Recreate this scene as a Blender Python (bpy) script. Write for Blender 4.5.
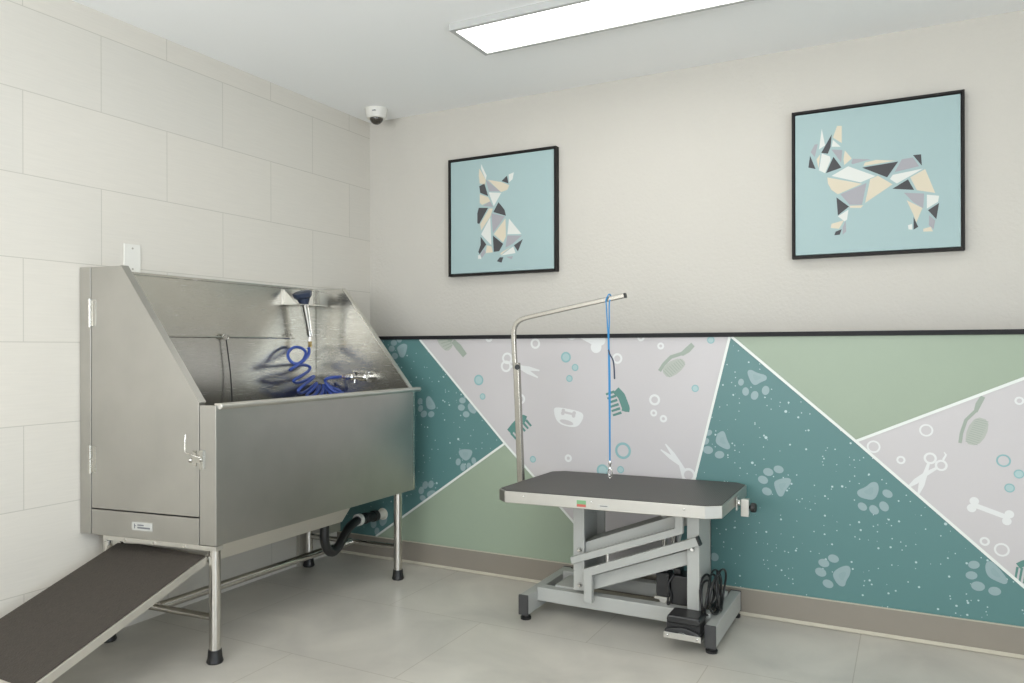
import bpy, math, random
from mathutils import Vector, Matrix
random.seed(7)
for o in list(bpy.data.objects): bpy.data.objects.remove(o)
scene = bpy.context.scene
col = scene.collection

# ------------------------------------------------------------------ camera
F, YAW, PIT, ROLL = 763.6, .4818, .0003, -.0026
CAM = Vector((2.8552, -3.3437, 1.1421)); SY = 5.734
fwd = Vector((-math.sin(YAW)*math.cos(PIT), math.cos(YAW)*math.cos(PIT), math.sin(PIT)))
rgt = Vector((math.cos(YAW), math.sin(YAW), 0)); upv = rgt.cross(fwd)
R2 = rgt*math.cos(ROLL)+upv*math.sin(ROLL); U2 = -rgt*math.sin(ROLL)+upv*math.cos(ROLL)
cd = bpy.data.cameras.new('camera'); cam = bpy.data.objects.new('camera', cd); col.objects.link(cam)
cd.sensor_width = 36; cd.lens = F/1024*36; cd.shift_y = SY/1024; cd.clip_start = .02
cam.matrix_world = Matrix(((R2.x, U2.x, -fwd.x, CAM.x), (R2.y, U2.y, -fwd.y, CAM.y), (R2.z, U2.z, -fwd.z, CAM.z), (0, 0, 0, 1)))
scene.camera = cam
# ------------------------------------------------------------------ world, lights, exposure
scene.view_settings.view_transform = 'Standard'; scene.view_settings.look = 'None'
scene.view_settings.gamma = 1; scene.view_settings.use_curve_mapping = False
scene.view_settings.exposure = -0.10
w = bpy.data.worlds.new('world'); scene.world = w; w.use_nodes = True
w.node_tree.nodes['Background'].inputs[0].default_value = (.75, .87, 1, 1)
w.node_tree.nodes['Background'].inputs[1].default_value = 1.0
PANEL = 7.0          # radiance of the ceiling panel diffusers
FILL_FRONT = 140        # watts of fill light added at the unseen front window
FILL_RIGHT = 80          # watts of fill light added at the unseen right window
def area(name, loc, target, sx, sy, power, colr):
    l = bpy.data.lights.new(name, 'AREA'); l.shape = 'RECTANGLE'; l.size = sx; l.size_y = sy
    l.energy = power; l.color = colr
    o = bpy.data.objects.new(name, l); col.objects.link(o); o.location = loc
    o.rotation_euler = (Vector(target)-Vector(loc)).to_track_quat('-Z', 'Y').to_euler()
    return o
area('added_window_fill', (5.32, -3.6, 1.15), (0, -3.6, 3.2), 1.9, 2.0, FILL_RIGHT, (.78, .89, 1))  # added out of view for cool light from the right
area('added_window_fill', (1.8, -5.32, 1.35), (1.6, 0, 8.5), 2.8, 1.7, FILL_FRONT, (.97, .98, 1))  # added out of view, tilted up to brighten the ceiling

def on(u, v, ax, val):            # where the sight line of a photograph pixel meets a known plane of the room
    d = fwd + R2*((u-512)/F) - U2*((v-341.5-SY)/F)
    i = 'xyz'.index(ax); return CAM + d*((val-CAM[i])/d[i])

# ------------------------------------------------------------------ materials
def srgb(r, g, b):
    f = lambda c: (c/255/12.92) if c/255 <= .04045 else ((c/255+.055)/1.055)**2.4
    return (f(r), f(g), f(b), 1)
def mat(name, c, rough=.5, metal=0, noise=0, nscale=20, stretch=(1, 1, 1), bump=0, bscale=200, spec=.5, emit=None, estr=0, aniso=0, trans=0, coat=0):
    m = bpy.data.materials.new(name); m.use_nodes = True; nt = m.node_tree; b = nt.nodes['Principled BSDF']
    b.inputs['Base Color'].default_value = c; b.inputs['Roughness'].default_value = rough
    b.inputs['Metallic'].default_value = metal; b.inputs['Specular IOR Level'].default_value = spec
    b.inputs['Anisotropic'].default_value = aniso; b.inputs['Transmission Weight'].default_value = trans
    b.inputs['Coat Weight'].default_value = coat
    if emit: b.inputs['Emission Color'].default_value = emit; b.inputs['Emission Strength'].default_value = estr
    tc = nt.nodes.new('ShaderNodeTexCoord')
    if noise:
        mp = nt.nodes.new('ShaderNodeMapping'); mp.inputs['Scale'].default_value = stretch
        n = nt.nodes.new('ShaderNodeTexNoise'); n.inputs['Scale'].default_value = nscale; n.inputs['Detail'].default_value = 6
        mx = nt.nodes.new('ShaderNodeMix'); mx.data_type = 'RGBA'
        mx.inputs[6].default_value = tuple(x*(1-noise) for x in c[:3])+(1,)
        mx.inputs[7].default_value = tuple(min(1, x*(1+noise)) for x in c[:3])+(1,)
        nt.links.new(tc.outputs['Object'], mp.inputs[0]); nt.links.new(mp.outputs[0], n.inputs['Vector'])
        nt.links.new(n.outputs['Fac'], mx.inputs[0]); nt.links.new(mx.outputs[2], b.inputs['Base Color'])
    if bump:
        n2 = nt.nodes.new('ShaderNodeTexNoise'); n2.inputs['Scale'].default_value = bscale; n2.inputs['Detail'].default_value = 3
        bp = nt.nodes.new('ShaderNodeBump'); bp.inputs['Strength'].default_value = bump; bp.inputs['Distance'].default_value = .004
        nt.links.new(tc.outputs['Object'], n2.inputs['Vector']); nt.links.new(n2.outputs['Fac'], bp.inputs['Height'])
        nt.links.new(bp.outputs[0], b.inputs['Normal'])
    return m
def steel(name, c, r0, r1, stretch=(1, 1, 60)):
    m = mat(name, c, .35, 1); nt = m.node_tree; b = nt.nodes['Principled BSDF']
    tc = nt.nodes.new('ShaderNodeTexCoord'); mp = nt.nodes.new('ShaderNodeMapping'); mp.inputs['Scale'].default_value = stretch
    n = nt.nodes.new('ShaderNodeTexNoise'); n.inputs['Scale'].default_value = 14; n.inputs['Detail'].default_value = 5
    mr = nt.nodes.new('ShaderNodeMapRange'); mr.inputs[3].default_value = r0; mr.inputs[4].default_value = r1
    nt.links.new(tc.outputs['Object'], mp.inputs[0]); nt.links.new(mp.outputs[0], n.inputs['Vector'])
    nt.links.new(n.outputs['Fac'], mr.inputs[0]); nt.links.new(mr.outputs[0], b.inputs['Roughness'])
    # broad handling smears
    n2 = nt.nodes.new('ShaderNodeTexNoise'); n2.inputs['Scale'].default_value = 5; n2.inputs['Detail'].default_value = 3
    mx = nt.nodes.new('ShaderNodeMix'); mx.data_type = 'RGBA'
    mx.inputs[6].default_value = tuple(x*.86 for x in c[:3])+(1,); mx.inputs[7].default_value = tuple(min(1, x*1.12) for x in c[:3])+(1,)
    nt.links.new(tc.outputs['Object'], n2.inputs['Vector']); nt.links.new(n2.outputs['Fac'], mx.inputs[0]); nt.links.new(mx.outputs[2], b.inputs['Base Color'])
    bp = nt.nodes.new('ShaderNodeBump'); bp.inputs['Strength'].default_value = .04; bp.inputs['Distance'].default_value = .001
    nt.links.new(n.outputs['Fac'], bp.inputs['Height']); nt.links.new(bp.outputs[0], b.inputs['Normal'])
    return m
M = {}
M['paint'] = mat('wall_paint', srgb(203, 199, 190), .75, noise=.02, nscale=3, bump=.5, bscale=70)
M['ceil'] = mat('ceiling_paint', srgb(250, 251, 250), .85, bump=.1, bscale=120)
M['steel'] = steel('brushed_steel', (.47, .458, .425, 1), .31, .46, (60, 60, 1))
M['steel_h'] = steel('brushed_steel_inner', (.55, .535, .49, 1), .20, .31, (1, 1, 40))
M['chrome'] = mat('chrome', (.75, .74, .72, 1), .12, 1)
M['tube'] = mat('polished_tube', (.62, .60, .56, 1), .2, 1)
M['armt'] = mat('satin_tube', (.40, .385, .345, 1), .27, 1)
M['edge'] = mat('steel_edge', (.70, .68, .63, 1), .4, 1)
M['alu'] = mat('aluminium', (.54, .53, .49, 1), .42, 1, noise=.04, nscale=30)
M['rubber'] = mat('black_rubber', srgb(28, 28, 28), .45)
M['plastic'] = mat('black_plastic', srgb(34, 34, 34), .35, bump=.05)
M['dkplastic'] = mat('dark_grey_cap', srgb(62, 62, 62), .5)
M['grey'] = mat('grey_powder_coat', srgb(172, 173, 168), .45, bump=.03, bscale=400)
M['mat_t'] = mat('ribbed_mat', srgb(76, 74, 70), .5, noise=.06, nscale=8)
M['mat_r'] = mat('ramp_mat', srgb(62, 56, 49), .8, noise=.28, nscale=60, bump=.8, bscale=160)
M['frame'] = mat('picture_frame_black', srgb(30, 28, 26), .6, spec=.3)
M['white'] = mat('white_plastic', srgb(228, 226, 218), .4)
M['dome'] = mat('smoked_dome', srgb(62, 58, 50), .15, coat=.3)
M['blue'] = mat('blue_hose', srgb(56, 84, 168), .35, coat=.2)
M['cord'] = mat('blue_cord', srgb(50, 135, 190), .6)
M['navy'] = mat('dark_blue_plastic', srgb(52, 62, 82), .35)
M['brass'] = mat('brass', (.75, .58, .28, 1), .25, 1)
M['pvc'] = mat('white_pvc', srgb(222, 218, 205), .4)
M['rail'] = mat('black_rail', srgb(26, 26, 28), .6, spec=.3)
M['base'] = mat('taupe_vinyl_base', srgb(140, 133, 122), .4, noise=.04, nscale=12)
M['baselip'] = mat('base_lip', srgb(188, 182, 165), .45)
M['trimt'] = mat('taupe_trim', srgb(175, 170, 158), .5)
M['lamp'] = mat('diffuser', (1, 1, 1, 1), .5, emit=(1, .985, .965, 1), estr=PANEL)
M['lampframe'] = mat('lamp_frame', srgb(188, 189, 186), .45)
M['label'] = mat('label_paper', srgb(188, 188, 182), .4)
M['ink'] = mat('label_ink', srgb(110, 112, 116), .5)
M['green'] = mat('sticker_green', srgb(120, 165, 120), .5)
M['red'] = mat('sticker_red', srgb(190, 95, 85), .5)
M['glass'] = mat('window_glass', (1, 1, 1, 1), 0, trans=1)
# pictures
M['canvas'] = mat('canvas_aqua', srgb(164, 187, 187), .7, bump=.15, bscale=500)
M['fw'] = mat('facet_white', srgb(218, 220, 214), .7); M['fc'] = mat('facet_cream', srgb(214, 204, 182), .7)
M['fg'] = mat('facet_grey', srgb(165, 163, 168), .7); M['fk'] = mat('facet_charcoal', srgb(72, 72, 74), .7)
# mural
def speck(name, c, cs):
    m = mat(name, c, .42); nt = m.node_tree; b = nt.nodes['Principled BSDF']
    tc = nt.nodes.new('ShaderNodeTexCoord'); prev = None
    def layer(scale, thr, keep, prevsock):
        v = nt.nodes.new('ShaderNodeTexVoronoi'); v.inputs['Scale'].default_value = scale; v.inputs['Randomness'].default_value = 1
        nt.links.new(tc.outputs['Object'], v.inputs['Vector'])
        a = nt.nodes.new('ShaderNodeMath'); a.operation = 'LESS_THAN'; a.inputs[1].default_value = thr
        nt.links.new(v.outputs['Distance'], a.inputs[0])
        s = nt.nodes.new('ShaderNodeSeparateColor'); nt.links.new(v.outputs['Color'], s.inputs[0])
        g = nt.nodes.new('ShaderNodeMath'); g.operation = 'LESS_THAN'; g.inputs[1].default_value = keep; nt.links.new(s.outputs[0], g.inputs[0])
        k = nt.nodes.new('ShaderNodeMath'); k.operation = 'MULTIPLY'; nt.links.new(a.outputs[0], k.inputs[0]); nt.links.new(g.outputs[0], k.inputs[1])
        if prevsock is None: return k.outputs[0]
        q = nt.nodes.new('ShaderNodeMath'); q.operation = 'MAXIMUM'; nt.links.new(k.outputs[0], q.inputs[0]); nt.links.new(prevsock, q.inputs[1]); return q.outputs[0]
    s = layer(14, .085, .6, None); s = layer(30, .12, .45, s); s = layer(60, .15, .3, s)
    mx = nt.nodes.new('ShaderNodeMix'); mx.data_type = 'RGBA'; mx.inputs[6].default_value = c; mx.inputs[7].default_value = cs
    nt.links.new(s, mx.inputs[0]); nt.links.new(mx.outputs[2], b.inputs['Base Color']); return m
M['teal'] = speck('mural_teal', srgb(86, 126, 125), srgb(178, 198, 198))
M['sage'] = mat('mural_sage', srgb(150, 164, 144), .42, noise=.03, nscale=3)
M['lilac'] = mat('mural_pale_grey', srgb(194, 190, 190), .42)
M['mline'] = mat('mural_white_line', srgb(224, 228, 222), .42)
M['mwhite'] = mat('mural_white', srgb(218, 219, 217), .42)
M['mpaw'] = mat('mural_paw', srgb(142, 164, 166), .42)
M['mpaw2'] = mat('mural_paw_centre', srgb(136, 160, 162), .42)
M['mteal'] = mat('mural_aqua_ring', srgb(136, 176, 178), .42); M['maq'] = mat('mural_aqua_fill', srgb(165, 190, 190), .42)
M['mcomb'] = mat('mural_comb', srgb(86, 132, 124), .42)
M['mbrush'] = mat('mural_brush', srgb(152, 162, 150), .42); M['mbris'] = mat('mural_bristle', srgb(172, 176, 167), .42)

def tile_mat():
    m = mat('stone_wall_tile', srgb(214, 209, 199), .38); nt = m.node_tree; b = nt.nodes['Principled BSDF']
    tc = nt.nodes.new('ShaderNodeTexCoord'); sx = nt.nodes.new('ShaderNodeSeparateXYZ'); nt.links.new(tc.outputs['Object'], sx.inputs[0])
    ax = nt.nodes.new('ShaderNodeMath'); ax.operation = 'MULTIPLY_ADD'; ax.inputs[1].default_value = -1; ax.inputs[2].default_value = .4087+.001+.6056*10
    nt.links.new(sx.outputs['Y'], ax.inputs[0])
    az = nt.nodes.new('ShaderNodeMath'); az.operation = 'ADD'; az.inputs[1].default_value = -2.3877+8*.305+.001; nt.links.new(sx.outputs['Z'], az.inputs[0])
    cb = nt.nodes.new('ShaderNodeCombineXYZ'); nt.links.new(ax.outputs[0], cb.inputs[0]); nt.links.new(az.outputs[0], cb.inputs[1])
    br = nt.nodes.new('ShaderNodeTexBrick'); br.offset = .5; br.offset_frequency = 2; br.squash = 1
    br.inputs['Scale'].default_value = 1; br.inputs['Mortar Size'].default_value = .0016; br.inputs['Mortar Smooth'].default_value = 0
    br.inputs['Brick Width'].default_value = .6056; br.inputs['Row Height'].default_value = .305
    br.inputs['Color1'].default_value = srgb(213, 209, 200); br.inputs['Color2'].default_value = srgb(217, 212, 202); br.inputs['Mortar'].default_value = srgb(192, 188, 177)
    nt.links.new(cb.outputs[0], br.inputs['Vector'])
    mp = nt.nodes.new('ShaderNodeMapping'); mp.inputs['Scale'].default_value = (1, 1.5, 30)
    n = nt.nodes.new('ShaderNodeTexNoise'); n.inputs['Scale'].default_value = 5; n.inputs['Detail'].default_value = 6
    nt.links.new(tc.outputs['Object'], mp.inputs[0]); nt.links.new(mp.outputs[0], n.inputs['Vector'])
    mr = nt.nodes.new('ShaderNodeMapRange'); mr.inputs[3].default_value = .95; mr.inputs[4].default_value = 1.05; nt.links.new(n.outputs['Fac'], mr.inputs[0])
    mx = nt.nodes.new('ShaderNodeMix'); mx.data_type = 'RGBA'; mx.blend_type = 'MULTIPLY'; mx.inputs[0].default_value = 1
    nt.links.new(br.outputs['Color'], mx.inputs[6]); nt.links.new(mr.outputs[0], mx.inputs[7]); nt.links.new(mx.outputs[2], b.inputs['Base Color'])
    bp = nt.nodes.new('ShaderNodeBump'); bp.invert = True; bp.inputs['Strength'].default_value = .3; bp.inputs['Distance'].default_value = .002
    nt.links.new(br.outputs['Fac'], bp.inputs['Height']); nt.links.new(bp.outputs[0], b.inputs['Normal'])
    return m
M['tile'] = tile_mat()
def floor_mat():
    m = mat('concrete_look_tile', srgb(176, 172, 162), .3); nt = m.node_tree; b = nt.nodes['Principled BSDF']
    tc = nt.nodes.new('ShaderNodeTexCoord'); mp = nt.nodes.new('ShaderNodeMapping'); mp.inputs['Location'].default_value = (-.80+.469+.9377*4, .595+.6*20, 0)
    nt.links.new(tc.outputs['Object'], mp.inputs[0])
    br = nt.nodes.new('ShaderNodeTexBrick'); br.offset = .5; br.offset_frequency = 2
    br.inputs['Scale'].default_value = 1; br.inputs['Mortar Size'].default_value = .0016; br.inputs['Mortar Smooth'].default_value = 0
    br.inputs['Brick Width'].default_value = .9377; br.inputs['Row Height'].default_value = .6
    br.inputs['Color1'].default_value = (1, 1, 1, 1); br.inputs['Color2'].default_value = (.96, .965, .97, 1); br.inputs['Mortar'].default_value = (.72, .7, .66, 1)
    nt.links.new(mp.outputs[0], br.inputs['Vector'])
    n = nt.nodes.new('ShaderNodeTexNoise'); n.inputs['Scale'].default_value = 2.6; n.inputs['Detail'].default_value = 8; n.inputs['Distortion'].default_value = .6
    nt.links.new(tc.outputs['Object'], n.inputs['Vector'])
    cr = nt.nodes.new('ShaderNodeValToRGB'); e = cr.color_ramp.elements
    e[0].position = .3; e[0].color = srgb(178, 174, 165); e[1].position = .72; e[1].color = srgb(206, 201, 190)
    nt.links.new(n.outputs['Fac'], cr.inputs[0])
    mx = nt.nodes.new('ShaderNodeMix'); mx.data_type = 'RGBA'; mx.blend_type = 'MULTIPLY'; mx.inputs[0].default_value = 1
    nt.links.new(cr.outputs[0], mx.inputs[6]); nt.links.new(br.outputs['Color'], mx.inputs[7]); nt.links.new(mx.outputs[2], b.inputs['Base Color'])
    return m
M['floor'] = floor_mat()
def rib_mat():
    m = M['mat_t']; nt = m.node_tree; b = nt.nodes['Principled BSDF']
    tc = nt.nodes.new('ShaderNodeTexCoord'); wv = nt.nodes.new('ShaderNodeTexWave'); wv.bands_direction = 'X'; wv.inputs['Scale'].default_value = 40
    nt.links.new(tc.outputs['Object'], wv.inputs['Vector'])
    bp = nt.nodes.new('ShaderNodeBump'); bp.inputs['Strength'].default_value = .35; bp.inputs['Distance'].default_value = .002
    nt.links.new(wv.outputs['Fac'], bp.inputs['Height']); nt.links.new(bp.outputs[0], b.inputs['Normal'])
rib_mat()

# ------------------------------------------------------------------ mesh building
class MB:
    def __init__(s, warp=None): s.v = []; s.f = []; s.m = []; s.mats = []; s.warp = warp
    def mi(s, m):
        if m is None: return 0
        if m not in s.mats: s.mats.append(m)
        return s.mats.index(m)
    def add(s, vs, fs, m=None):
        b = len(s.v); k = s.mi(m)
        for p in vs:
            p = Vector(p); s.v.append(s.warp(p) if s.warp else p)
        for f in fs: s.f.append(tuple(b+i for i in f)); s.m.append(k)
        return s
    def box(s, x0, x1, y0, y1, z0, z1, m=None):
        return s.add([(x0, y0, z0), (x1, y0, z0), (x1, y1, z0), (x0, y1, z0), (x0, y0, z1), (x1, y0, z1), (x1, y1, z1), (x0, y1, z1)],
                     [(0, 3, 2, 1), (4, 5, 6, 7), (0, 1, 5, 4), (1, 2, 6, 5), (2, 3, 7, 6), (3, 0, 4, 7)], m)
    def prism(s, poly, off, m=None):
        off = Vector(off); n = len(poly); P = [Vector(p) for p in poly]
        nr = Vector((0, 0, 0))
        for i in range(n): nr += P[i].cross(P[(i+1) % n])
        if nr.dot(off) > 0: P = P[::-1]
        vs = P+[p+off for p in P]
        fs = [tuple(range(n)), tuple(range(2*n-1, n-1, -1))]+[(i, i+n, (i+1) % n+n, (i+1) % n) for i in range(n)]
        return s.add(vs, fs, m)
    def obox(s, a, b, w, h, upd=(0, 0, 1), m=None):      # bar of rectangular section from a to b; w across, h along up
        a = Vector(a); b = Vector(b); d = (b-a).normalized(); u = Vector(upd); sd = d.cross(u).normalized(); u = sd.cross(d).normalized()
        q = [(-1, -1), (1, -1), (1, 1), (-1, 1)]
        vs = [a+sd*(i*w/2)+u*(j*h/2) for i, j in q]+[b+sd*(i*w/2)+u*(j*h/2) for i, j in q]
        return s.add(vs, [(3, 2, 1, 0), (4, 5, 6, 7), (0, 1, 5, 4), (1, 2, 6, 5), (2, 3, 7, 6), (3, 0, 4, 7)], m)
    def tube(s, pts, r, n=12, m=None, closed=False):
        pts = [Vector(p) for p in pts]; k = len(pts); rs = r if isinstance(r, (list, tuple)) else [r]*k
        T = []
        for i in range(k):
            a = pts[(i-1) % k] if (i or closed) else pts[0]; b = pts[(i+1) % k] if (i < k-1 or closed) else pts[-1]
            T.append((b-a).normalized())
        ref = Vector((0, 0, 1)) if abs(T[0].z) < .9 else Vector((1, 0, 0))
        u = T[0].cross(ref).normalized(); vs = []
        for i in range(k):
            u = (u-T[i]*u.dot(T[i])).normalized(); w_ = T[i].cross(u)
            for j in range(n):
                a = 2*math.pi*j/n+(math.pi/4 if n == 4 else 0); vs.append(pts[i]+(u*math.cos(a)+w_*math.sin(a))*rs[i])
        fs = []
        for i in range(k if closed else k-1):
            for j in range(n):
                a = i*n+j; b = i*n+(j+1) % n; i2 = (i+1) % k; fs.append((a, b, i2*n+(j+1) % n, i2*n+j))
        if not closed: fs.append(tuple(range(n-1, -1, -1))); fs.append(tuple((k-1)*n+j for j in range(n)))
        return s.add(vs, fs, m)
    def cyl(s, a, b, r, n=20, m=None): return s.tube([a, b], r, n, m)
    def sphere(s, c, r, m=None, nz=8, n=16, sz=1, half=None):
        pts = []; c = Vector(c); rs = []
        a0, a1 = (-.499, .499) if half is None else half
        for i in range(nz+1):
            a = math.pi*(a0+(a1-a0)*i/nz); pts.append(c+Vector((0, 0, math.sin(a)*r*sz))); rs.append(max(1e-4, math.cos(a)*r))
        return s.tube(pts, rs, n, m)
def world_off(p):
    o = Vector((0, 0, 0))
    while p is not None: o += p.location; p = p.parent
    return o
def obj(name, mb, m=None, parent=None, smooth=False, bevel=0, label=None):
    me = bpy.data.meshes.new(name); off = world_off(parent)
    me.from_pydata([v-off for v in mb.v], [], mb.f)
    ms = mb.mats if mb.mats else [m]
    for k in ms: me.materials.append(M[k] if isinstance(k, str) else k)
    if mb.mats:
        for p, i in zip(me.polygons, mb.m): p.material_index = i
    if smooth:
        for p in me.polygons: p.use_smooth = True
    me.update(); o = bpy.data.objects.new(name, me); col.objects.link(o); o.parent = parent
    if smooth:
        try: me.set_sharp_from_angle(angle=math.radians(40))
        except Exception: pass
    if bevel:
        b = o.modifiers.new('bevel', 'BEVEL'); b.width = bevel; b.segments = 2; b.limit_method = 'ANGLE'; b.angle_limit = math.radians(40)
    if label: o['label'] = label
    return o
def tag(o, label, cat, group=None):
    o['label'] = label; o['category'] = cat
    if group: o['group'] = group
    return o
def thing(name, label, cat, loc, group=None):
    o = bpy.data.objects.new(name, None); col.objects.link(o); o.location = loc; o.empty_display_size = .1
    return tag(o, label, cat, group)
def struct(name, mb, m=None, **k):
    o = obj(name, mb, m, **k); o['kind'] = 'structure'; return o
def spline(pts, n=8):
    P = [Vector(p) for p in pts]; out = []
    for i in range(len(P)-1):
        a = P[max(0, i-1)]; b = P[i]; c = P[i+1]; d = P[min(len(P)-1, i+2)]
        for j in range(n):
            t = j/n; out.append(.5*((2*b)+(c-a)*t+(2*a-5*b+4*c-d)*t*t+(3*b-a-3*c+d)*t**3))
    out.append(P[-1]); return out

# ------------------------------------------------------------------ room
H = 2.4805; YU = .295; XR = 5.2; YF = -5.2; TH = .12; HR = 1.2044
struct('floor', MB().box(-TH, XR+TH, YF-TH, YU+TH, -.1, 0), 'floor')
struct('ceiling', MB().box(-TH, XR+TH, YF-TH, YU+TH, H, H+.1), 'ceil')
struct('wall_left', MB().box(-TH, 0, YF-TH, YU+TH, 0, H), 'tile')
struct('wall_back', MB().box(0, XR, YU, YU+TH, HR-.05, H), 'paint')
struct('wall_back_lower', MB().box(0, XR, .0, YU+TH, 0, HR-.012), 'paint')
fx0, fx1, fz0, fz1 = .35, 3.25, .45, 2.3
struct('wall_front', MB().box(0, fx0, YF-TH, YF, 0, H).box(fx1, XR, YF-TH, YF, 0, H).box(fx0, fx1, YF-TH, YF, 0, fz0).box(fx0, fx1, YF-TH, YF, fz1, H), 'paint')
w2 = MB().box(fx0, fx1, YF-.06, YF, fz0, fz0+.05).box(fx0, fx1, YF-.06, YF, fz1-.05, fz1)
for x in (fx0, 1.28, 2.22, fx1-.05): w2.box(x, x+.05, YF-.06, YF, fz0, fz1)
struct('added_window_2', w2, 'white')  # unseen front window, added to go with the fill light
wy0, wy1, wz0, wz1 = -4.6, -2.6, .1, 2.2
struct('wall_right', MB().box(XR, XR+TH, YF-TH, wy0, 0, H).box(XR, XR+TH, wy1, YU+TH, 0, H).box(XR, XR+TH, wy0, wy1, 0, wz0).box(XR, XR+TH, wy0, wy1, wz1, H), 'paint')
wf = MB().box(XR, XR+.06, wy0, wy1, wz0, wz0+.05).box(XR, XR+.06, wy0, wy1, wz1-.05, wz1).box(XR, XR+.06, wy0, wy0+.05, wz0, wz1).box(XR, XR+.06, wy1-.05, wy1, wz0, wz1).box(XR, XR+.06, -3.63, -3.57, wz0, wz1)
struct('added_window_1', wf, 'white')  # unseen right window, added to supply cool side light
struct('trim_1', MB().box(.0, XR, -.012, YU, HR-.019, HR), 'rail', bevel=.0015)
struct('baseboard_back', MB().box(0, XR, -.007, 0, 0, .112), 'base')
struct('trim_2', MB().box(0, XR, -.010, 0, .112, .1155), 'baselip')
struct('trim_3', MB().prism([(0, 0, .002), (0, -.018, .002), (0, -.018, .005), (0, -.008, .014), (0, 0, .014)], (XR, 0, 0)), 'baselip')
struct('trim_4', MB().box(0, .02, -.325, -.275, 0, .62), 'trimt')

# ------------------------------------------------------------------ mural (one printed wall covering)
mu = MB(); CNT = [0]
def W(u, v): p = on(u, v, 'y', -.002); return (p.x, p.z)
def flat(poly, lay, m):
    CNT[0] += 1; y = -.001-.0003*lay-(CNT[0] % 60)*5e-6; mu.add([(x, y, z) for x, z in (poly if area2(poly) > 0 else poly[::-1])], [tuple(range(len(poly)))], m)
def area2(p): return sum(p[i][0]*p[(i+1) % len(p)][1]-p[(i+1) % len(p)][0]*p[i][1] for i in range(len(p)))
def clip(poly, reg):
    reg = reg if area2(reg) > 0 else reg[::-1]
    for i in range(len(reg)):
        a = reg[i]; b = reg[(i+1) % len(reg)]; out = []
        side = lambda p: (b[0]-a[0])*(p[1]-a[1])-(b[1]-a[1])*(p[0]-a[0])
        for j in range(len(poly)):
            p = poly[j]; q = poly[(j+1) % len(poly)]; sp, sq = side(p), side(q)
            if sp >= 0: out.append(p)
            if (sp >= 0) != (sq >= 0):
                t = sp/(sp-sq); out.append((p[0]+(q[0]-p[0])*t, p[1]+(q[1]-p[1])*t))
        poly = out
        if len(poly) < 3: return None
    return poly
ZT = HR-.019; ZB = .1155
def isect(a, b, z): t = (z-a[1])/(b[1]-a[1]); return (a[0]+(b[0]-a[0])*t, z)
A1 = W(419, 338.5); A2 = W(505, 443.3); A3 = W(573.4, 521.8); A1t = isect(A1, A2, ZT); A3b = isect(A2, A3, ZB)
B2 = W(374.7, 537.2); B2b = isect(A2, B2, ZB)
C1 = W(729.6, 337.5); C2 = W(694.3, 480); C1t = isect(C1, C2, ZT); C2b = isect(C1, C2, ZB)
D1 = W(732.5, 337.5); D2 = W(855.8, 441.2); D3 = W(1024, 586.7); D1t = isect(D1, D2, ZT)
D3b = isect(D2, D3, ZB); E2 = W(1024, 378.3); E2r = (D2[0]+(E2[0]-D2[0])*3, D2[1]+(E2[1]-D2[1])*3); E2t = isect(D2, E2, ZT)
XE = 5.0
R_left = [(0, ZT), A1t, A2, B2b, (0, ZB)] if B2b[0] > 0 else [(0, ZT), A1t, A2, B2]
R_green = [A2, A3b, B2b]
R_mid = [A1t, C1t, C2b, A3b, A2]
R_teal = [D1t, D2, D3b, C2b, C1t]
R_right = [D2, E2t, (XE, ZT), (XE, ZB), D3b]
R_sage = [D1t, E2t, D2]
for r, m in ((R_left, 'teal'), (R_green, 'sage'), (R_mid, 'lilac'), (R_teal, 'teal'), (R_right, 'lilac'), (R_sage, 'sage')): flat(r, 0, m)
def mline(a, b, w_=.011):
    d = Vector((b[0]-a[0], b[1]-a[1])).normalized(); n = Vector((-d.y, d.x))*w_/2; a = Vector(a); b = Vector(b)
    flat([tuple(a+n), tuple(a-n), tuple(b-n), tuple(b+n)], 9, 'mline')
for a, b in ((A1t, A2), (A2, A3b), (A2, B2b), (C1t, C2b), (D1t, D2), (D2, D3b), (D2, E2t)): mline(a, b)
def smoothpoly(P, it=2):
    for _ in range(it):
        Q_ = []
        for i in range(len(P)):
            a = P[i]; b = P[(i+1) % len(P)]
            Q_ += [(a[0]*.75+b[0]*.25, a[1]*.75+b[1]*.25), (a[0]*.25+b[0]*.75, a[1]*.25+b[1]*.75)]
        P = Q_
    return P
def deco(poly, reg, lay, m):
    q = clip(poly, reg) if reg else poly
    if q: flat(q, lay, m)
def blob(px, reg, lay, m, sm=2): deco(smoothpoly([W(*p) for p in px], sm), reg, lay, m)
def ell(c, rx, ry=None, ang=0, n=20):
    ry = ry or rx; a = math.radians(ang)
    return [(c[0]+rx*math.cos(t)*math.cos(a)-ry*math.sin(t)*math.sin(a), c[1]+rx*math.cos(t)*math.sin(a)+ry*math.sin(t)*math.cos(a)) for t in [2*math.pi*i/n for i in range(n)]]
def ring(u, v, r, reg, m='mwhite', fill=None, th=.3):
    c = W(u, v); px = W(u+1, v)[0]-c[0]; R = r*px*1.08
    outer = ell(c, R, R*1.0, n=24); inner = ell(c, R*(1-th*1.5), n=24)
    for i in range(24):
        j = (i+1) % 24; deco([outer[i], outer[j], inner[j], inner[i]], reg, 3, m)
    if fill: deco(inner, reg, 2, fill)
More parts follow.
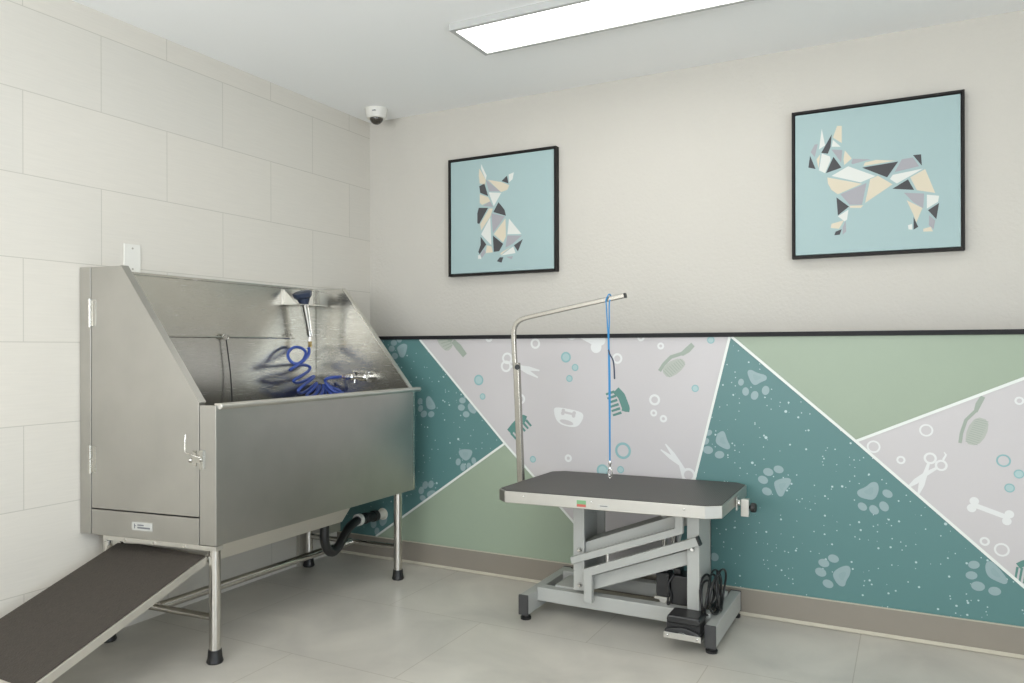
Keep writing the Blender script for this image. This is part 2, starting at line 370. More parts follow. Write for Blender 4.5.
def paw(pad, toes, reg):
    blob(pad, reg, 2, 'mpaw', 3)
    cx = sum(p[0] for p in pad)/len(pad); cy = sum(p[1] for p in pad)/len(pad)
    blob([(cx+(p[0]-cx)*.42, cy+(p[1]-cy)*.42) for p in pad], reg, 3, 'mpaw2', 3)
    for t in toes:
        u, v = t[0], t[1]; c = W(u, v); s_ = W(u+1, v)[0]-c[0]; rx = (t[2] if len(t) > 2 else 3.2)*s_; ang = t[3] if len(t) > 3 else 0
        deco(ell(c, rx*1.2, rx*.95, ang), reg, 2, 'mpaw')
def strip(pts, w0, reg, lay, m):       # polyline stroke in photo px, width px
    P = [W(*p) for p in pts]; s_ = W(pts[0][0]+1, pts[0][1])[0]-P[0][0]
    ws = w0 if isinstance(w0, (list, tuple)) else [w0]*len(P)
    for i in range(len(P)-1):
        a = Vector(P[i]); b = Vector(P[i+1]); d = (b-a).normalized(); n = Vector((-d.y, d.x))*s_/2
        deco([tuple(a+n*ws[i]), tuple(a-n*ws[i]), tuple(b-n*ws[i+1]), tuple(b+n*ws[i+1])], reg, lay, m)
        if 0 < i: deco(ell(P[i], ws[i]*s_/2, n=10), reg, lay, m)
L_, Md, T_, G_ = R_left, R_mid, R_teal, R_right
paw([(396.5, 348), (399, 345.5), (403.5, 343.3), (407.3, 344.6), (407, 349), (404.4, 357.5), (400, 357.5), (398.5, 353)], [(393.8, 342.8, 2.6), (391.6, 348.6, 2.6), (394.7, 356, 2.7), (399.3, 340, 2.2)], L_)
paw([(425.5, 400), (427.5, 396), (430.5, 396.5), (436, 406), (434.5, 409.5), (427, 409.5)], [(420, 401.3, 2.4, 60), (420.5, 408.4, 2.5, 60), (423.8, 414, 2.8, 30), (431.2, 414.2, 2.7, 20)], L_)
paw([(467.5, 404), (472, 402), (478, 404), (476, 414), (471, 413), (468, 409)], [(462.4, 400.5, 2.7), (461.3, 407.5, 2.9), (466.1, 414.3, 2.8), (465.9, 396.5, 1.8)], L_)
paw([(458.5, 450), (465, 449), (472.5, 450), (472, 455), (468, 460.5), (464, 460.5), (459, 455)], [(458.2, 461.9, 2.6, 70), (463, 467.2, 2.8, 80), (468.9, 466.3, 2.6, 90), (473.8, 460.8, 2.5, 100)], L_)
paw([(426, 494), (430, 490), (437, 491), (436, 497), (429, 499)], [(421.3, 490.4, 2.8, 60), (425.2, 485, 2.8, 60), (430.9, 484.3, 2.8, 60), (422.7, 498, 2.5)], L_)
paw([(378.5, 519.5), (383, 515), (388, 517), (386, 524), (381, 527)], [(373.5, 523.5, 3.2, 80), (377, 531.3, 2.6, 80)], L_)
paw([(746.5, 371), (751, 369.3), (757, 373), (766.5, 375), (767, 380), (761, 382), (755, 386), (750.5, 382)], [(741, 382.2, 3, 80), (745.6, 391.5, 3.6, 90), (754.6, 395.4, 3.9, 70), (765.6, 390.4, 4, 80)], T_)
paw([(719, 432), (724.5, 430.5), (727, 440), (731, 447), (728, 450), (721, 447), (715.5, 443), (716, 437)], [(708.7, 432.7, 3, 30), (706, 441.3, 3, 50), (708, 450, 4.2, 0), (719.5, 454.7, 4, 10)], T_)
paw([(773.5, 482), (778, 479.5), (786, 477.5), (791.5, 479), (790.5, 484), (785, 491), (783, 496.5), (778.5, 496.5), (775.5, 490)], [(768.2, 472, 4.3, -10), (778.6, 469.4, 4.2, -10), (763, 479.8, 4.3, -20), (766.9, 491.4, 4.2, -20)], T_)
paw([(856.5, 490.5), (866, 487), (871, 482), (877, 482), (879, 487), (878, 494), (874, 500), (867, 499.5), (858, 496.5)], [(887.5, 493.7, 4.5, -30), (862.4, 506.6, 4.2, -40), (874, 509.8, 4.6, -50), (884, 506.4, 4.8, -60)], T_)
paw([(832, 573.5), (838, 568), (847, 565), (851, 568), (850, 575), (846, 581), (845, 586.5), (840, 586.5), (835, 581)], [(823.8, 563, 4.6, -10), (833.4, 558.6, 4.6, -10), (820.7, 572.2, 4.8, -20), (828, 583.8, 4.6, -20)], T_)
paw([(986, 562), (991, 560.5), (998, 567), (1008.5, 580), (1006, 585), (998, 582), (988, 577), (985, 569)], [(973.9, 564.8, 4.9, 15), (971.5, 575.4, 5, 10), (978, 586.2, 5.8, 0), (994.7, 591.2, 5.4, 5)], T_)
deco(ell(W(714.5, 557), .018, .018), T_, 2, 'mpaw')
for a in ((617.3, 358.5, 4.7), (660.7, 346, 3.2), (654.6, 399.8, 5.1), (653.7, 413, 3.2), (663.4, 418.7, 3.4), (568.3, 458.2, 3.3), (535.3, 343.6, 4.4), (520.4, 399, 4.4), (489, 338, 3.4), (641, 337.5, 3.4)):
    ring(*a, Md, th=.27 if a[2] > 4 else .38)
for a in ((565.9, 357.2, 4.6, 1), (575.1, 367.5, 3.1, 1), (569.4, 378.5, 3, 1), (695.2, 388.4, 3.4, 1), (623, 450.7, 7.4, 0), (620.6, 469.6, 3.2, 1), (602.6, 470.5, 5.5, 1), (710.8, 340, 3.5, 1), (478.7, 380, 4.3, 1), (482.6, 396.5, 2.6, 1), (532.9, 459.3, 2.8, 1)):
    ring(a[0], a[1], a[2], Md, 'mteal', 'maq' if a[3] else None, .2)
for a in ((926.2, 430.3, 6.6), (873.6, 446.7, 6.4), (900.9, 460, 4.3), (1019.3, 400.8, 4.6), (984.7, 541.4, 4.8), (1001.8, 549.8, 7.4)): ring(*a, G_, th=.18 if a[2] > 5 else .3)
for a in ((1003.5, 460.7, 7, 1), (1019, 474, 5, 1), (1009.6, 488, 5, 1)): ring(a[0], a[1], a[2], G_, 'mteal', 'maq' if a[2] < 6 else None, .17)
def bone(a, b, w_, reg, r, m='mwhite'):
    strip([a, b], w_, reg, 4, m); A = Vector(a); B = Vector(b); d = (B-A).normalized(); n = Vector((-d.y, d.x))
    for c, s_ in ((A, -1), (B, 1)):
        for k in (-1, 1):
            q = c+n*k*r*.8+d*s_*r*.25; p = W(q.x, q.y); sc = W(q.x+1, q.y)[0]-p[0]; deco(ell(p, r*sc*1.05), reg, 4, m)
bone((974, 505), (1007, 517.3), 5.6, G_, 4.6)
bone((575, 331), (597, 343), 7, Md, 5.2)
# bandana / bowl with a bone
blob([(553.5, 409), (556, 407), (567, 408.5), (582, 412), (584, 417), (579, 426), (572, 427.5), (560, 424.5), (555, 418)], Md, 3, 'mwhite')
deco(ell(W(566.5, 422.3), .036, .011, -12), Md, 4, 'lilac')
def bone_s(): bone((563.5, 412), (573.5, 414.3), 2, Md, 1.7, 'lilac')
bone_s()
# scissors
def scissors(l1, l2, r1, r2, piv, t1, t2, reg, w_=3.2):
    for (u, v), r, t in ((l1, r1, t2), (l2, r2, t1)):
        ring(u, v, r, reg, th=.24)
        d = (Vector(piv)-Vector((u, v))).normalized(); s_ = Vector((u, v))+d*r*.9
        strip([tuple(s_), piv, t], [w_*.75, w_*1.2, w_*.5], reg, 4, 'mwhite')
        mid = ((piv[0]+t[0])/2, (piv[1]+t[1])/2); strip([piv, mid, t], [w_*1.2, w_*1.5, w_*.4], reg, 4, 'mwhite')
scissors((507.3, 358.3), (506, 366.3), 4.8, 4.8, (519, 366.8), (539.5, 370.5), (537.9, 377.5), Md, 2.6)
scissors((688.5, 475), (685, 486), 6.5, 6.5, (680.5, 464.5), (660.7, 449.6), (665.5, 444), Md, 2.8)
scissors((930.2, 458.3), (941.2, 465.4), 6.2, 6, (925, 474.5), (907, 488), (918, 495), G_, 4)
strip([(943, 460), (946, 455), (944, 452)], [2.5, 1.8, .8], G_, 4, 'mwhite')
def comb(sp, t0, t1, n, ln, reg, w_=2.2, sw=7):   # spine polyline px, teeth direction
    strip(sp, sw, reg, 4, 'mcomb'); a = Vector(t0); b = Vector(t1); d = (b-a).normalized(); nr = Vector((-d.y, d.x))*ln
    for i in range(n):
        p = a+(b-a)*i/(n-1); strip([tuple(p), tuple(p+nr)], [w_, w_*.8], reg, 4, 'mcomb')
comb([(615.8, 390), (621.5, 396), (626, 408), (625.5, 411.5)], (614.5, 391.5), (621.5, 412.5), 6, 9, Md, 2.5, 7.6)
comb([(509.5, 432), (515, 425), (523, 418), (526, 419.5)], (511, 433), (526, 420), 6, 8, Md, 2.3, 6)
comb([(1018, 566), (1024, 563), (1034, 565), (1040, 570)], (1017.5, 567), (1040, 571), 6, 15, G_, 2.6, 7)
def brush(handle, spine, bris, reg, nst, a0, a1):
    strip(handle, [5, 6, 4][:len(handle)], reg, 4, 'mbrush'); strip(spine, 3.6, reg, 4, 'mbrush')
    blob(bris, reg, 3, 'mbris', 1)
    for i in range(nst):
        t = (i+.5)/nst; p = tuple(Vector(a0[0]).lerp(Vector(a0[1]), t)); q = tuple(Vector(a1[0]).lerp(Vector(a1[1]), t)); strip([p, q], .7, reg, 4, 'mbrush')
brush([(693, 344.5), (687.5, 350), (681.5, 354.5)], [(682, 353.5), (671, 357), (664, 364), (659.5, 371)], [(680.5, 357.5), (686.5, 363.5), (679, 373), (668, 378.5), (661.5, 371), (668, 362)], Md, 9, [(681, 358), (662, 371)], [(686, 364), (669, 378)])
brush([(983, 396.5), (978.5, 404), (975.5, 412)], [(975.5, 411), (966, 420), (961.5, 433), (960, 443)], [(976.5, 416.5), (989, 420.5), (987, 435), (977.5, 446), (965, 443.5), (967, 428)], G_, 12, [(976, 418), (965, 442)], [(989, 421), (977, 446)])
brush([(465, 355.5), (458.5, 347), (453, 341)], [(452, 341), (444, 335)], [(436, 338), (450, 338), (453.5, 346), (447, 352), (440, 346)], Md, 4, [(438, 339), (446, 351)], [(449, 338), (453, 346)])
mural = obj('wall_mural', mu); tag(mural, 'teal, sage and pale grey printed mural with paw prints, scissors and brushes on lower wall', 'mural')

# ------------------------------------------------------------------ pictures
def picture(x0, x1, z0, z1, facets, u0, v0, sc, label, yf=.255):
    t = thing('framed_picture', label, 'picture', ((x0+x1)/2, YU, z0), 'framed dog pictures on the upper wall')
    fr = MB(); wd = .011
    for a in ((x0, x1, z0, z0+wd), (x0, x1, z1-wd, z1), (x0, x0+wd, z0+wd, z1-wd), (x1-wd, x1, z0+wd, z1-wd)): fr.box(a[0], a[1], yf, YU-.001, a[2], a[3])
    obj('frame', fr, 'frame', t, bevel=.001)
    yc = yf+.006
    cv = MB().box(x0+wd+.004, x1-wd-.004, yc, YU-.004, z0+wd+.004, z1-wd-.004)
    c = obj('canvas', cv, 'canvas', t)
    fb = MB()
    for m, pts in facets:
        P = [on(u0+p[0]*sc, v0+p[1]*sc, 'y', yc-.0006) for p in pts]
        nrm = sum((P[i].x*P[(i+1) % len(P)].z-P[(i+1) % len(P)].x*P[i].z) for i in range(len(P)))
        if nrm < 0: P = P[::-1]
        fb.add(P, [tuple(range(len(P)))], m)
    obj('painted_dog', fb, None, c)
LD = [('fw', [(218, 145), (242, 195), (238, 212), (218, 165)]), ('fc', [(210, 165), (218, 175), (238, 212), (235, 235), (212, 228), (208, 195)]),
 ('fk', [(305, 218), (328, 195), (335, 228)]), ('fw', [(335, 190), (358, 180), (352, 210), (338, 222)]), ('fg', [(238, 212), (300, 262), (252, 262)]),
 ('fc', [(246, 212), (305, 222), (338, 235), (330, 255), (303, 265)]), ('fk', [(210, 240), (232, 228), (248, 282), (214, 268)]), ('fw', [(250, 266), (304, 268), (272, 325)]),
 ('fc', [(212, 274), (248, 286), (258, 304), (222, 320), (212, 310)]), ('fg', [(256, 304), (270, 328), (225, 324)]), ('fk', [(270, 350), (292, 308), (318, 340), (324, 366)]),
 ('fk', [(208, 332), (248, 332), (210, 401), (202, 398), (202, 355)]), ('fc', [(252, 335), (268, 335), (258, 368), (218, 430), (214, 402)]), ('fg', [(262, 356), (320, 368), (268, 440)]),
 ('fw', [(257, 372), (262, 492), (218, 445)]), ('fc', [(322, 377), (324, 455), (312, 480), (272, 444)]), ('fw', [(337, 378), (390, 443), (330, 445)]),
 ('fg', [(330, 450), (392, 450), (350, 487), (322, 502)]), ('fk', [(268, 450), (312, 486), (295, 517), (272, 520)]), ('fk', [(216, 455), (240, 488), (212, 530), (206, 520), (216, 490)]),
 ('fc', [(242, 492), (262, 496), (268, 522), (238, 525)]), ('fg', [(230, 508), (238, 522), (222, 546), (215, 532)]), ('fw', [(205, 535), (214, 533), (220, 550), (205, 550)]),
 ('fk', [(396, 465), (375, 518), (358, 492)]), ('fw', [(355, 497), (365, 525), (303, 536)]), ('fk', [(298, 543), (313, 543), (305, 566), (285, 560)]),
 ('fg', [(325, 541), (355, 538), (348, 552)]), ('fc', [(300, 525), (345, 498), (302, 534)])]
RD = [('fw', [(150, 175), (162, 235), (140, 250)]), ('fc', [(205, 165), (222, 165), (222, 227), (190, 207)]), ('fk', [(186, 195), (182, 240), (172, 265), (148, 262)]),
 ('fw', [(190, 215), (218, 240), (186, 240)]), ('fg', [(125, 232), (136, 230), (125, 277), (110, 260)]), ('fg', [(185, 250), (224, 252), (220, 297)]),
 ('fc', [(233, 253), (258, 282), (231, 306), (228, 285)]), ('fk', [(108, 272), (128, 320), (102, 315)]), ('fw', [(150, 264), (180, 275), (182, 288), (162, 335), (140, 325)]),
 ('fc', [(131, 285), (145, 267), (138, 318)]), ('fk', [(192, 276), (221, 315), (165, 335)]), ('fg', [(262, 283), (326, 285), (260, 303), (256, 298)]),
 ('fc', [(305, 297), (345, 287), (415, 290), (300, 309)]), ('fw', [(245, 310), (343, 345), (290, 368), (185, 345)]), ('fk', [(295, 315), (425, 293), (385, 350)]),
 ('fg', [(438, 285), (478, 278), (500, 310), (412, 331)]), ('fk', [(478, 270), (507, 267), (510, 308)]), ('fw', [(395, 356), (405, 341), (515, 318), (420, 372)]),
 ('fc', [(170, 350), (295, 373), (208, 411), (185, 395), (172, 372)]), ('fg', [(311, 370), (295, 448), (250, 448), (217, 411)]), ('fc', [(324, 356), (352, 344), (405, 375), (306, 442)]),
 ('fk', [(404, 391), (460, 357), (482, 395)]), ('fc', [(468, 350), (522, 320), (558, 406), (492, 396)]), ('fg', [(445, 405), (518, 408), (515, 461), (480, 440)]),
 ('fw', [(528, 412), (572, 416), (568, 438), (528, 462)]), ('fk', [(203, 422), (248, 455), (208, 487)]), ('fw', [(246, 466), (241, 502), (232, 508), (208, 490)]),
 ('fc', [(185, 517), (230, 504), (212, 535), (182, 532)]), ('fg', [(236, 505), (238, 545), (225, 556), (225, 530)]), ('fk', [(222, 536), (215, 556), (195, 558), (200, 545)]),
 ('fc', [(455, 432), (512, 460), (490, 512), (480, 485)]), ('fk', [(532, 468), (572, 442), (562, 500)]), ('fk', [(480, 492), (497, 528), (480, 538)]),
 ('fw', [(460, 522), (475, 517), (475, 538), (462, 537)]), ('fg', [(536, 486), (558, 505), (552, 536), (535, 522)]), ('fc', [(515, 535), (542, 527), (550, 544), (515, 545)]),
 ('fc', [(250, 452), (300, 450), (290, 460), (252, 460)])]
picture(.575, 1.232, 1.536, 2.184, LD, 430, 130, .2344, 'square aqua picture of a sitting faceted dog in black frame, nearer the corner')
picture(2.384, 3.050, 1.534, 2.186, RD, 780, 80, .2782, 'square aqua picture of a standing faceted dog in black frame, right of the other')

# ------------------------------------------------------------------ ceiling light
def ceiling_light(x0, x1, y0, y1, label):
    t = thing('ceiling_light', label, 'ceiling light', ((x0+x1)/2, (y0+y1)/2, H), 'ceiling panel lights'); z0 = H-.029; w_ = .020
    fr = MB()
    for a in ((x0, x1, y0, y0+w_), (x0, x1, y1-w_, y1), (x0, x0+w_, y0+w_, y1-w_), (x1-w_, x1, y0+w_, y1-w_)): fr.box(*a, z0, H-.0005)
    fr.box(x0+w_, x1-w_, y0+w_, y1-w_, H-.014, H-.001)
    obj('frame', fr, 'lampframe', t); obj('diffuser', MB().box(x0+w_, x1-w_, y0+w_, y1-w_, z0+.004, z0+.010), 'lamp', t)
ceiling_light(1.165, 2.385, -.666, -.361, 'long white surface-mounted light panel on the ceiling')
for x0, y0, lb in ((1.2, -2.6, 'added light panel on the ceiling over the middle of the room'), (1.2, -4.4, 'added light panel on the ceiling at the front of the room'),
                   (3.3, -2.0, 'added light panel on the ceiling nearer the added window'), (3.3, -4.2, 'added light panel on the ceiling in the front corner by the added window')):
    ceiling_light(x0, x0+1.22, y0, y0+.3, lb)  # unseen extra panels, added only to light the room

# ------------------------------------------------------------------ security camera
sc_ = thing('security_camera', 'small white dome camera on the ceiling in the corner', 'security camera', (.20, .10, H))
c0 = Vector((.20, .10, H))
obj('housing', MB().tube([c0-Vector((0, 0, .0005)), c0-Vector((0, 0, .01)), c0-Vector((0, 0, .042)), c0-Vector((0, 0, .054))], [.064, .062, .057, .050], 28), 'white', sc_, True)
obj('dome', MB().sphere(c0-Vector((0, 0, .049)), .038, half=(-.499, 0), n=24), 'dome', sc_, True)
obj('logo', MB().box(c0.x+.015, c0.x+.035, c0.y-.0585, c0.y-.050, H-.026, H-.022), 'ink', sc_)

# ------------------------------------------------------------------ blank cover plate
cp = thing('cover_plate', 'blank white cover plate on the tiled wall above the tub', 'wall plate', (0, -1.275, 1.46))
obj('plate', MB().box(.0005, .006, -1.313, -1.237, 1.452, 1.573), 'white', cp, bevel=.002)
for z in (1.555, 1.47): obj('screw', MB().cyl((.005, -1.275, z), (.008, -1.275, z), .004, 10), 'trimt', cp)

# ------------------------------------------------------------------ dog washing tub
YN, YE = -1.41, -.19
def warp(p):
    k = max(0, min(1.05, (YE-p.y)/(YE-YN))); return Vector((p.x, p.y-.138*(.655-p.x)*k, p.z))
S = lambda: MB(warp)
tub = thing('dog_wash_tub', 'raised stainless steel dog wash tub with side door against tiled wall', 'wash tub', (.33, -.8, 0))
XF = .645
obj('back_panel', S().box(.004, .016, YN+.03, YE-.002, .55, 1.447).box(.004, .03, YN+.03, YE-.002, 1.447, 1.456), 'steel_h', tub)
obj('end_panel', S().prism([(.004, YE, .43), (XF, YE, .43), (XF, YE, .94), (.628, YE, .94), (.200, YE, 1.455), (.004, YE, 1.455)], (0, .018, 0)), 'steel_h', tub, bevel=.0015)
obj('end_panel_flange', S().prism([(.634, YE-.004, .938), (.204, YE-.004, 1.457), (.200, YE-.004, 1.4525), (.628, YE-.004, .9355)], (0, .024, 0)), 'edge', tub)
obj('front_panel', S().box(XF-.010, XF, YN+.012, YE-.001, .432, .925), 'steel', tub)
obj('rim', S().prism([(.628, YN+.012, .922), (.655, YN+.012, .922), (.662, YN+.012, .930), (.662, YN+.012, .938), (.655, YN+.012, .943), (.628, YN+.012, .943)], (0, 1.26, 0)), 'edge', tub, bevel=.002)
# near end frame: strip by the wall, lower panel, corner post
obj('side_strip', S().box(.004, .0585, YN, YN+.03, .43, 1.456), 'steel', tub, bevel=.001)
obj('lower_panel', S().box(.0625, .571, YN, YN+.02, .43, .526), 'steel', tub, bevel=.001)
post = obj('corner_post', S().prism([(.5745, YN, .432), (XF+.002, YN, .432), (XF+.002, YN, .936), (.5745, YN, .936)], (0, .022, 0)), 'steel', tub, bevel=.001)
door = obj('door', S().prism([(.0625, YN, .531), (.571, YN, .531), (.571, YN, .944), (.2075, YN, 1.4545), (.0625, YN, 1.4545)], (0, .028, 0)), 'steel', tub, bevel=.001)
obj('door_flange', S().prism([(.571, YN-.001, .944), (.575, YN-.001, .946), (.2105, YN-.001, 1.457), (.2075, YN-.001, 1.4545)], (0, .030, 0)), 'steel', door)
for z0, z1 in ((1.225, 1.333), (.663, .771)):
    h = S().box(.052, .059, YN-.006, YN, z0, z1).box(.064, .086, YN-.002, YN, z0+.004, z1-.004)
    h.cyl((.061, YN-.005, z0), (.061, YN-.005, (z0+z1)/2-.001), .0045, 10).cyl((.061, YN-.005, (z0+z1)/2+.001), (.061, YN-.005, z1), .0045, 10)
    obj('hinge', h, 'steel_h', door, True)
la = S().box(.546, .562, YN-.004, YN, .715, .772).box(.582, .600, YN-.012, YN, .708, .775).box(.556, .590, YN-.014, YN-.003, .730, .756)
la.tube(spline([(.590, YN-.012, .748), (.565, YN-.022, .758), (.535, YN-.022, .768), (.525, YN-.016, .795), (.522, YN-.010, .830)]), .0022, 8)
la.sphere((.545, YN-.01, .737), .009).sphere((.596, YN-.015, .742), .007)
obj('latch', la, 'steel_h', door, True)
lb = obj('maker_label', S().box(.262, .358, YN-.0012, YN, .462, .492), 'label', tub)
ink = S().box(.272, .276, YN-.0018, YN-.001, .468, .486).box(.276, .281, YN-.0018, YN-.001, .477, .480).box(.288, .318, YN-.0018, YN-.001, .479, .484).box(.288, .348, YN-.0018, YN-.001, .469, .475)
obj('label_print', ink, 'ink', lb)
obj('ramp_bracket', S().box(.125, .648, YN-.004, YN+.03, .414, .430).box(.127, .140, YN-.004, YN+.03, .408, .414), 'edge', tub, bevel=.001)
for x in (.23, .37, .51): obj('bolt', S().cyl((x, YN-.006, .421), (x, YN, .421), .006, 10), 'tube', tub)
obj('basin', S().box(.02, .635, YN+.03, YE, .56, .57), 'steel_h', tub)
up = S().prism([(.618, YN+.06, .431), (.565, YN+.06, .354), (.30, YN+.06, .335), (.04, YN+.06, .366), (.04, YN+.06, .431)], (0, .722, 0))
obj('under_pan', up, 'edge', tub)
obj('sump', MB().box(.14, .24, -.36, -.26, .20, .44), 'steel', tub)
LG = [(.609, -1.385), (.606, -.264), (.070, -1.429), (.056, -.293)]
for x, y in LG:
    lg = obj('leg', MB().cyl((x, y, .04), (x, y, .432), .0205, 20), 'tube', tub, True)
    obj('rubber_foot', MB().tube([(x, y, 0), (x, y, .006), (x, y, .02), (x, y, .048)], [.027, .030, .026, .0235], 20), 'rubber', lg, True)
obj('crossbar', MB().cyl((.075, -1.428, .163), (.594, -1.387, .163), .013, 14), 'tube', tub, True)
obj('crossbar', MB().cyl((.070, -.292, .158), (.592, -.265, .158), .013, 14), 'tube', tub, True)
obj('stretcher', MB().cyl((.33, -1.405, .166), (.33, -.28, .158), .017, 16), 'tube', tub, True)
# tether bar
tb = S().cyl((.035, -1.35, 1.193), (.035, -.36, 1.193), .003, 8)
for y in (-1.2, -.39): tb.cyl((.016, y, 1.193), (.04, y, 1.193), .006, 10).tube([(.035, y-.01, 1.2), (.035, y-.015, 1.21), (.035, y, 1.216), (.035, y+.012, 1.208), (.035, y+.01, 1.196)], .003, 8)
obj('tether_bar', tb, 'tube', tub, True)
# sprayer bracket
br = MB().box(.016, .018, -.445, -.215, 1.366, 1.444).prism([(.018, -.43, 1.366), (.105, -.43, 1.366), (.018, -.43, 1.443)], (0, .003, 0)).box(.018, .108, -.43, -.20, 1.363, 1.366)
obj('sprayer_bracket', br, 'edge', tub)
# mixing valve on the far end panel
vz = .992
v = MB().tube([(.385, YE-.001, vz), (.385, YE-.012, vz)], .028, 20).cyl((.385, YE-.012, vz), (.385, -.245, vz), .014)
v.tube([(.402, -.245, vz), (.395, -.245, vz), (.36, -.245, vz), (.355, -.245, vz), (.32, -.245, vz), (.315, -.245, vz), (.275, -.245, vz)], [.013, .020, .020, .014, .014, .020, .016], 16)
v.tube([(.34, -.245, vz), (.34, -.25, vz+.03)], [.009, .012], 12).box(.315, .40, -.256, -.246, vz+.026, vz+.034)
v.tube([(.325, -.245, vz), (.325, -.25, vz-.03)], [.007, .006], 12)
obj('mixing_valve', v, 'chrome', tub, True)

# sprayer and coiled hose
sp = thing('spray_hose', 'blue coiled hose with chrome hand sprayer hanging inside the tub', 'spray hose', (.1, -.35, 1.2))
hd = on(303.5, 297, 'x', .085); hk = on(304.5, 305, 'x', .09); h2 = on(309, 331, 'x', .095); h3 = on(309.8, 336, 'x', .096); h4 = on(309.8, 341.5, 'x', .097); h5 = on(310.2, 347, 'x', .098)
ax_ = (hk-h2).normalized()
obj('spray_head', MB().tube([hd+Vector((0, -.012, .028)), hd+Vector((0, -.010, .022)), hd+Vector((0, -.004, .002)), hd-Vector((0, 0, .012)), hk], [.036, .050, .047, .032, .021], 24), 'navy', sp, True)
obj('handle', MB().tube([hk, hk.lerp(h2, .3), hk.lerp(h2, .7), h2], [.021, .019, .017, .015], 16), 'chrome', sp, True)
obj('coupling', MB().tube([h2, h2+Vector((0, 0, -.002)), h3, h3, h4], [.013, .017, .017, .010, .014], 14), 'chrome', sp, True)
obj('hose_fitting', MB().tube([h4, h5], .010, 8), 'brass', sp)
raw = [(350, 158, .098), (356, 185, .10), (345, 235, .12), (290, 292, .14), (225, 306, .12), (172, 262, .09), (168, 200, .065), (220, 158, .055), (285, 165, .06), (325, 205, .085), (308, 262, .12), (250, 318, .14), (185, 360, .145), (205, 345, .12),
       (250, 325, .08), (315, 318, .06), (362, 338, .055), (348, 375, .08), (280, 420, .12), (215, 462, .14), (250, 480, .10), (330, 455, .065), (396, 422, .055), (385, 445, .08), (310, 500, .12), (257, 552, .14), (285, 576, .10), (345, 545, .065),
       (422, 485, .055), (400, 530, .08), (335, 590, .12), (360, 610, .14), (410, 580, .08), (450, 505, .055), (445, 550, .09), (395, 605, .13), (430, 620, .14), (475, 560, .08), (485, 500, .06), (480, 560, .1), (470, 615, .14), (510, 610, .12), (500, 540, .08),
       (505, 495, .07), (560, 550, .12), (590, 600, .17), (560, 590, .19), (520, 530, .14), (515, 490, .12), (560, 520, .14), (640, 555, .18), (665, 572, .2), (610, 572, .2), (545, 530, .17), (505, 470, .15), (515, 445, .16), (570, 432, .18), (630, 428, .22), (660, 425, .25)]
hp = [on(270+p[0]*.1098, 330+p[1]*.1098, 'x', p[2]) for p in raw]+[Vector((.275, -.245, vz))]
obj('coiled_hose', MB().tube(spline(hp, 7), .0078, 10), 'blue', sp, True)
obj('hose_fitting', MB().tube([hp[-2], hp[-1]], .009, 8), 'brass', sp)

# black tether hanging from the bar
tt = thing('leash_tether', 'thin black tether clipped to the bar inside the tub', 'tether', (.035, -.8, 1.19))
obj('cord', MB().tube(spline([on(226, 338.5, 'x', .038), on(227.5, 350, 'x', .038), on(230.5, 375, 'x', .04), on(232, 400, 'x', .05), on(232.5, 415, 'x', .06)]), .0028, 8), 'rubber', tt, True)
tc_ = on(225.5, 337, 'x', .036)
obj('clip', MB().tube([tc_+Vector((0, .018*math.cos(a), .012*math.sin(a))) for a in [i*math.pi/6 for i in range(12)]], .0035, 8, closed=True).box(tc_.x-.004, tc_.x+.006, tc_.y-.006, tc_.y+.006, tc_.z-.012, tc_.z+.012), 'tube', tt, True)

# ramp
rp = thing('dog_ramp', 'dark rubber-topped steel ramp leading up to the tub door', 'ramp', (.36, -2.4, 0))
def rz(y): return .385+.365*(y+1.42)
ya, yb, yc_, x0, x1 = -1.405, -2.035, -2.455, .112, .592
obj('ramp_frame', MB().prism([(x0, ya, rz(ya)-.003), (x0, yb-.42, rz(yb-.42)-.003), (x0, yb-.42, .001), (x0, -2.38, .0), (x0, ya, rz(ya)-.032)], (x1-x0, 0, 0)), 'edge', rp, bevel=.0015)
obj('ramp_mat', MB().prism([(x0+.002, ya-.002, rz(ya)), (x0+.002, yb, rz(yb)), (x0+.002, yb, rz(yb)-.004), (x0+.002, ya-.002, rz(ya)-.004)], (x1-x0-.010, 0, 0)), 'mat_r', rp)
for q in ([(.575, -1.40, .372), (.575, -1.385, .385), (.575, -1.375, .413)], [(.14, -1.40, .372), (.14, -1.415, .385), (.14, -1.435, .413)]): obj('ramp_hook', MB().tube(q, .006, 8), 'tube', rp, True)

# drain hose
dh = thing('drain_hose', 'black U-shaped drain hose under the tub joined to white wall pipe', 'drain hose', (.35, -.3, .2))
P0 = on(324.5, 520, 'x', .42); pts = [P0, on(324.5, 532, 'x', .42), on(324.8, 541, 'x', .42), on(327.5, 549.5, 'x', .42), on(332.5, 552, 'x', .41), on(338, 547, 'x', .40), on(344.5, 535, 'x', .38), on(350, 526.5, 'x', .36), on(358, 520, 'x', .33)]
obj('hose', MB().tube(spline([P0+Vector((0, 0, .06))]+pts), .022, 16), 'plastic', dh, True)
a = pts[-1]; wp = on(381, 514.5, 'y', -.02); d_ = (wp-a)
obj('hose_clamp', MB().tube([a-d_*.03, a+d_*.08], .031, 18), 'white', dh, True)
obj('coupler', MB().tube([a+d_*.10, a+d_*.25, a+d_*.26, a+d_*.34, a+d_*.35, a+d_*.62, a+d_*.63, a+d_*.78], [.025, .025, .029, .029, .025, .025, .029, .029], 18), 'rubber', dh, True)
obj('wall_pipe', MB().tube([a+d_*.76, Vector((wp.x, -.012, wp.z)), Vector((wp.x, -.002, wp.z))], .023, 18).tube([Vector((wp.x, -.008, wp.z)), Vector((wp.x, -.002, wp.z))], .032, 18), 'pvc', dh, True)

